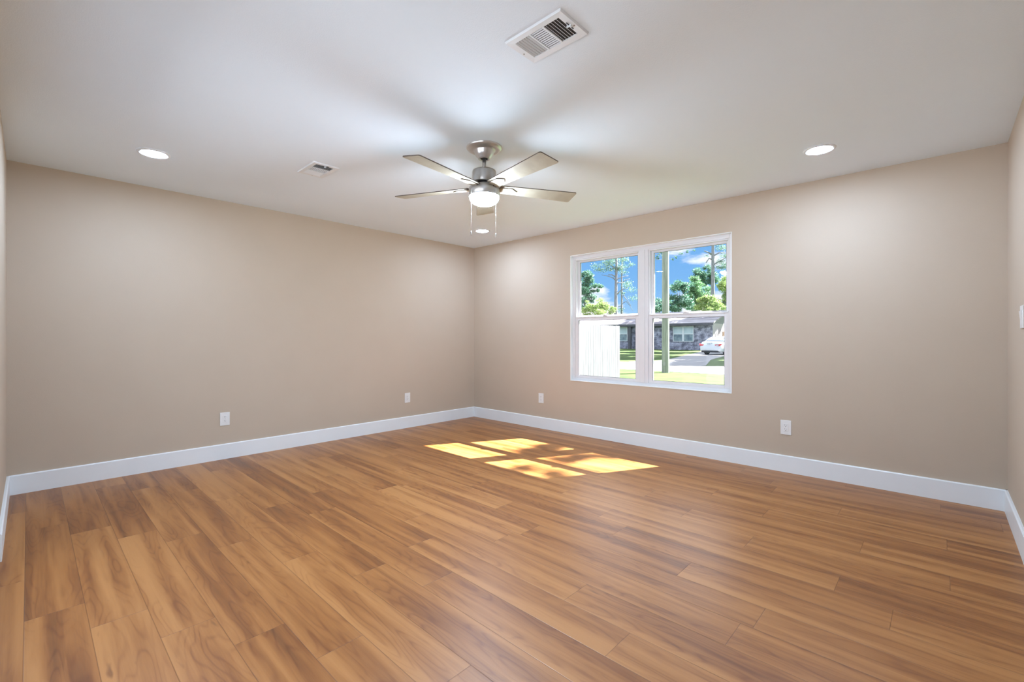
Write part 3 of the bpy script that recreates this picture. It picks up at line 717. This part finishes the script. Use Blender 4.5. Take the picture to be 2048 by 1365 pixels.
def tree(name, base, label, trunk, blobs, mat, size=.22, dens=1.0, seed=1, group='trees beyond the houses', rt=.2, cat='tree', far=1):
    """trunk: list of points relative to base; blobs: (x, y, z, r) relative to base"""
    rg = random.Random(seed); root = empty(name, base); tag(root, label, cat, group)
    trunk = [(p[0], p[1], p[2]*far) for p in trunk]
    mb = MB(); pts = [Vector(p) for p in trunk]; k = len(pts)
    mb.tube(pts, [rt*(1 - .6*i/max(1, k-1)) for i in range(k)], 9)
    top = pts[-1]
    for (x, y, z, r) in blobs:
        c = Vector((x, y, z)); zz = max(min(z - r*.6, top.z), top.z*.25)
        # start of the limb on the trunk
        st = pts[0].lerp(pts[-1], min(1, zz/max(top.z, .1)))
        mid = st.lerp(c, .5) + Vector((0, 0, r*.15)); mb.tube([st, mid, c], [rt*.35, rt*.22, rt*.08], 6)
    mb.obj('trunk', BARK, root)
    lf = MB()
    for (x, y, z, r) in blobs:
        for _ in range(6):
            dv = Vector((rg.gauss(0, 1), rg.gauss(0, 1), rg.gauss(0, 1))).normalized()*r*rg.uniform(.35, .85); rr = r*rg.uniform(.28, .55)
            leaves(lf, (x+dv.x, y+dv.y, z+dv.z*.8), rr, int(dens*210*rr*rr/(size/.22)**2) + 4, size, rg, .7, .3)
    lf.obj('foliage', mat, root)
    return root
CAMP = Vector((-4.436, -4.938, 1.155)); FW = Vector((cos(R(43.3)), sin(R(43.3)), 0)); RT = Vector((sin(R(43.3)), -cos(R(43.3)), 0))
def at(px, depth, z=GZ):
    p = CAMP + (FW + RT*((px-1024)/911))*depth; return (p.x, p.y, z)
def hz(py, depth): return (674-py)/911*depth + 1.155 - GZ      # height above the ground of picture row py at that depth
def sway(h, a=.2, n=6, seed=0):
    rg = random.Random(seed); return [(rg.uniform(-a, a)*(i > 0), rg.uniform(-a, a)*(i > 0), h*i/(n-1)) for i in range(n)]
def blobs_px(px0, depth, items):
    """items: (px, py, radius in m as it would be at 62 m, depth offset)"""
    b = Vector(at(px0, depth)); out = []
    for px, py, r, dd in items:
        q = Vector(at(px, depth+dd)); out.append((q.x-b.x, q.y-b.y, hz(py, depth+dd), r*max(depth, 31)/62))
    return out
# left pane
d = 82
tree('leafy_tree', at(1168, d), 'dense dark green tree at the left edge of the left window', sway(7, .2, 5, 1),
     blobs_px(1168, d, [(1162, 560, 1.6, 0), (1176, 566, 1.6, 1), (1184, 580, 1.4, 0), (1166, 590, 1.6, -1), (1180, 600, 1.3, 1), (1158, 615, 1.6, 0), (1195, 578, .8, 0), (1172, 552, 1.1, 0)]), LEAF_D, 0.14, 0.68, 2)
d = 71
tree('leafy_tree', at(1200, d), 'low pale green tree above the roof in the left window', sway(4, .2, 4, 2),
     blobs_px(1200, d, [(1185, 612, 1.2, 0), (1198, 610, 1.4, 0), (1210, 617, 1.1, 1), (1175, 622, 1.2, 0), (1222, 622, .9, 0), (1196, 624, 1.3, -1)]), LEAF_Y, 0.12, 0.50, 3)
def pine(px, d, top_py, label, branches, tufts, seed, rt=.22, lean=0, group='tall pines'):
    base = at(px, d); root = empty('pine_tree', base); tag(root, label, 'tree', group)
    H_ = hz(top_py, d); rg = random.Random(seed); mb = MB()
    b = Vector(base)
    def rel(x, y, dd=0): q = Vector(at(x, d+dd)); return (q.x-b.x, q.y-b.y, hz(y, d+dd))
    pts = [(rg.uniform(-.08, .08), rg.uniform(-.08, .08), H_*i/7) for i in range(8)]
    mb.tube(pts, [rt*(1-.55*i/7) for i in range(8)], 10)
    for br in branches: mb.tube([rel(*q) for q in br], [rt*.36, rt*.26, rt*.18, rt*.1][:len(br)], 6)
    mb.obj('trunk', BARK, root)
    lf = MB()
    for (x, y, r, n, dd) in tufts: leaves(lf, rel(x, y, dd), r*1.25, int(n*1.7), .105, rg, .5, .2)
    lf.obj('foliage', LEAF_P, root); return root
pine(1232, 80, 470, 'tall thin pine with bare forked trunk in the left window',
     [[(1232, 562), (1226, 556), (1214, 552), (1203, 550)], [(1232, 560), (1240, 556), (1250, 553), (1257, 552)], [(1231, 554), (1224, 550), (1216, 550)], [(1232, 566), (1241, 566), (1248, 566)],
      [(1233, 590), (1240, 582), (1250, 578), (1256, 575)], [(1232, 545), (1236, 538), (1244, 530)], [(1232, 540), (1224, 532), (1214, 526)]],
     [(1214, 528, 1.3, 240, 0), (1228, 522, 1.5, 300, 1), (1243, 535, 1.1, 200, 0), (1200, 540, 1.0, 130, -1), (1232, 500, 1.8, 260, 0), (1247, 520, 1.1, 170, 1), (1254, 572, .9, 110, 0), (1190, 532, .9, 90, 0), (1236, 538, 1.0, 160, 0), (1262, 530, .7, 60, 0), (1218, 538, 1.0, 150, 0)], 5, .34)
pine(1244, 86, 500, 'slender second pine right behind the forked pine',
     [[(1244, 608), (1252, 603), (1260, 612), (1266, 622)], [(1244, 612), (1236, 614), (1230, 618)], [(1246, 590), (1254, 600), (1262, 612)], [(1244, 566), (1252, 560), (1260, 558)]],
     [(1255, 566, 1.0, 110, 0), (1262, 580, 1.1, 90, 0), (1244, 586, .8, 70, 0), (1268, 596, 1.2, 80, 0), (1240, 620, 1.0, 90, 0), (1247, 545, .9, 90, 0)], 6, .22)
# right pane: band of leafy trees behind the roof
d = 72
tree('leafy_tree', at(1320, d), 'small green tree left of the utility pole, above the roof', sway(4.5, .2, 4, 3),
     blobs_px(1320, d, [(1318, 612, 1.3, 0), (1326, 606, 1.2, 0), (1310, 618, 1.3, 0), (1290, 622, 1.4, 0), (1300, 616, 1.2, 1)]), LEAF_D, 0.13, 0.56, 4)
d = 80
tree('leafy_tree', at(1356, d), 'blue green leafy tree just right of the utility pole', sway(6.5, .2, 5, 4),
     blobs_px(1356, d, [(1352, 572, 1.3, 0), (1360, 580, 1.5, 1), (1350, 592, 1.4, 0), (1364, 600, 1.6, 0), (1352, 614, 1.5, -1), (1372, 612, 1.5, 0), (1370, 575, 1.2, 0), (1342, 608, 1.0, 0)]), LEAF_D, 0.14, 0.53, 5)
d = 98
tree('leafy_tree', at(1392, d), 'broad mid green tree in the middle of the right window', sway(8, .2, 5, 5),
     blobs_px(1392, d, [(1388, 576, 1.4, 0), (1398, 566, 1.5, 1), (1406, 582, 1.6, 0), (1384, 594, 1.5, 0), (1400, 600, 1.6, 1), (1388, 612, 1.6, 0), (1412, 598, 1.4, 0), (1378, 584, 1.1, 0)]), LEAF_M, 0.14, 0.59, 6)
d = 114
tree('leafy_tree', at(1412, d), 'dark topped leafy tree rising against the big pine trunk', sway(10, .2, 5, 6),
     blobs_px(1412, d, [(1408, 542, 1.3, 0), (1416, 548, 1.4, 0), (1400, 552, 1.2, 0), (1424, 558, 1.3, 0), (1394, 560, 1.0, 0), (1412, 562, 1.5, 0)]), LEAF_D, 0.14, 0.59, 7)
d = 69
tree('leafy_tree', at(1424, d), 'sunlit yellow green tree above the roof end', sway(4.5, .2, 4, 7),
     blobs_px(1424, d, [(1416, 602, 1.4, 0), (1426, 610, 1.4, 0), (1408, 616, 1.2, 0), (1436, 616, 1.2, 1), (1420, 620, 1.2, -1), (1406, 600, .9, 0)]), LEAF_Y, 0.12, 0.68, 8)
d = 77
tree('leafy_tree', at(1456, d), 'bright green tree at the right edge of the right window', sway(7, .2, 5, 8),
     blobs_px(1456, d, [(1452, 562, 1.4, 0), (1448, 580, 1.3, 0), (1456, 596, 1.6, 0), (1446, 604, 1.2, 0), (1462, 575, 1.6, 0), (1450, 616, 1.3, 0)]), LEAF_Y, 0.12, 0.56, 9)
pine(1426, 89, 440, 'big pine with a thick trunk at the right of the right window',
     [[(1426, 510), (1416, 505), (1408, 502)], [(1427, 512), (1438, 506), (1450, 506)], [(1426, 520), (1418, 517), (1412, 526)], [(1427, 530), (1440, 522), (1454, 514)]],
     [(1444, 496, 1.1, 220, 0), (1452, 512, 1.0, 220, 0), (1440, 524, .9, 170, 0), (1452, 530, .9, 170, 0), (1436, 535, .7, 90, 0), (1434, 488, 1.2, 160, 0), (1415, 512, .6, 40, 0), (1446, 536, .8, 120, 0)], 12, .48)
# nearer tree off to the left whose thin branch hangs across the top of the right pane
tree('leafy_tree', at(1293, 30), 'tree behind the window bars with thin leafy branches across the top of the right pane', [(0, 0, 0), (0, .1, 3), (.1, 0, 6), (0, 0, 8.5)],
     blobs_px(1293, 30, [(1314, 515, .42, 0), (1322, 508, .38, 0), (1352, 514, .30, 0), (1362, 508, .30, 0), (1374, 504, .26, 0), (1388, 501, .22, 0), (1345, 519, .20, 0), (1290, 470, 1.2, 0), (1330, 460, 1.2, 0)]), LEAF_D, 0.05, 0.28, 10, rt=.05)
# shade trees at the right of the driveway, outside the picture: their shadows fall on the driveway and the far lawn
for i, (x, y, crowns) in enumerate([(37, -6.0, [(34.4, -3.4, 15, 2.7), (36.2, -2.6, 15.5, 2.5)]),
                                    (43.5, -.5, [(40, .2, 15, 2.9), (43.2, .3, 15.8, 3.0), (36.6, 3.2, 14.5, 2.8), (41, 6.3, 15, 3.0)]),
                                    (52, 1.5, [(48.6, 1.2, 15, 3.0), (52.5, 2.6, 15.5, 3.0), (48.6, 6.3, 15, 3.2), (46.8, 10.2, 15.5, 3.2)]),
                                    (61, 8.0, [(55.5, 12.6, 16, 3.0), (60.5, 14.5, 16.5, 3.2), (55, 17.0, 16, 2.8), (58.5, 8.5, 16, 3.0)])]):
    bl = [(cx_-x, cy_-y, h_, r_) for cx_, cy_, h_, r_ in crowns + crowns]
    tree('shade_tree', (x, y, GZ), ['first', 'second', 'third', 'fourth'][i] + ' tall spreading shade tree right of the driveway, counted from the street', sway(12.5, .15, 5, 20+i), bl, LEAF_M, .34, 1.1, 30+i, group='shade trees outside the picture', rt=.3)
# tree just outside the window towards the sun: dapples the patches on the floor
def sun_pt(fx, fy, t): return (fx + .92*t, fy - .47*t, t)
bx, by = 8.8, -9.0
items = [(-.88, -2.05, 9.0, .30), (-.62, -2.02, 9.2, .22), (-1.12, -2.02, 8.8, .16), (-1.45, -2.30, 9.4, .14), (-1.35, -2.55, 9.1, .13), (-.80, -2.40, 9.0, .17), (-1.02, -2.36, 9.5, .15), (-1.52, -2.70, 9.2, .12), (-.62, -2.65, 9.4, .08), (-.70, -1.90, 9.0, .12)]
bl = []
for fx, fy, t, r in items:
    p = sun_pt(fx, fy, t); bl.append((p[0]-bx, p[1]-by, p[2]-GZ, r))
bl += [(.8, -.6, 10.8, 1.2), (1.5, .1, 9.5, 1.0), (0.3, -1.3, 9.8, 1.1)]
tree('yard_tree', (bx, by, GZ), 'tree in the near yard outside the picture whose leaves dapple the sun patches', sway(8.5, .1, 5, 50), bl, LEAF_M, .07, .75, 51, group='yard tree', rt=.09)
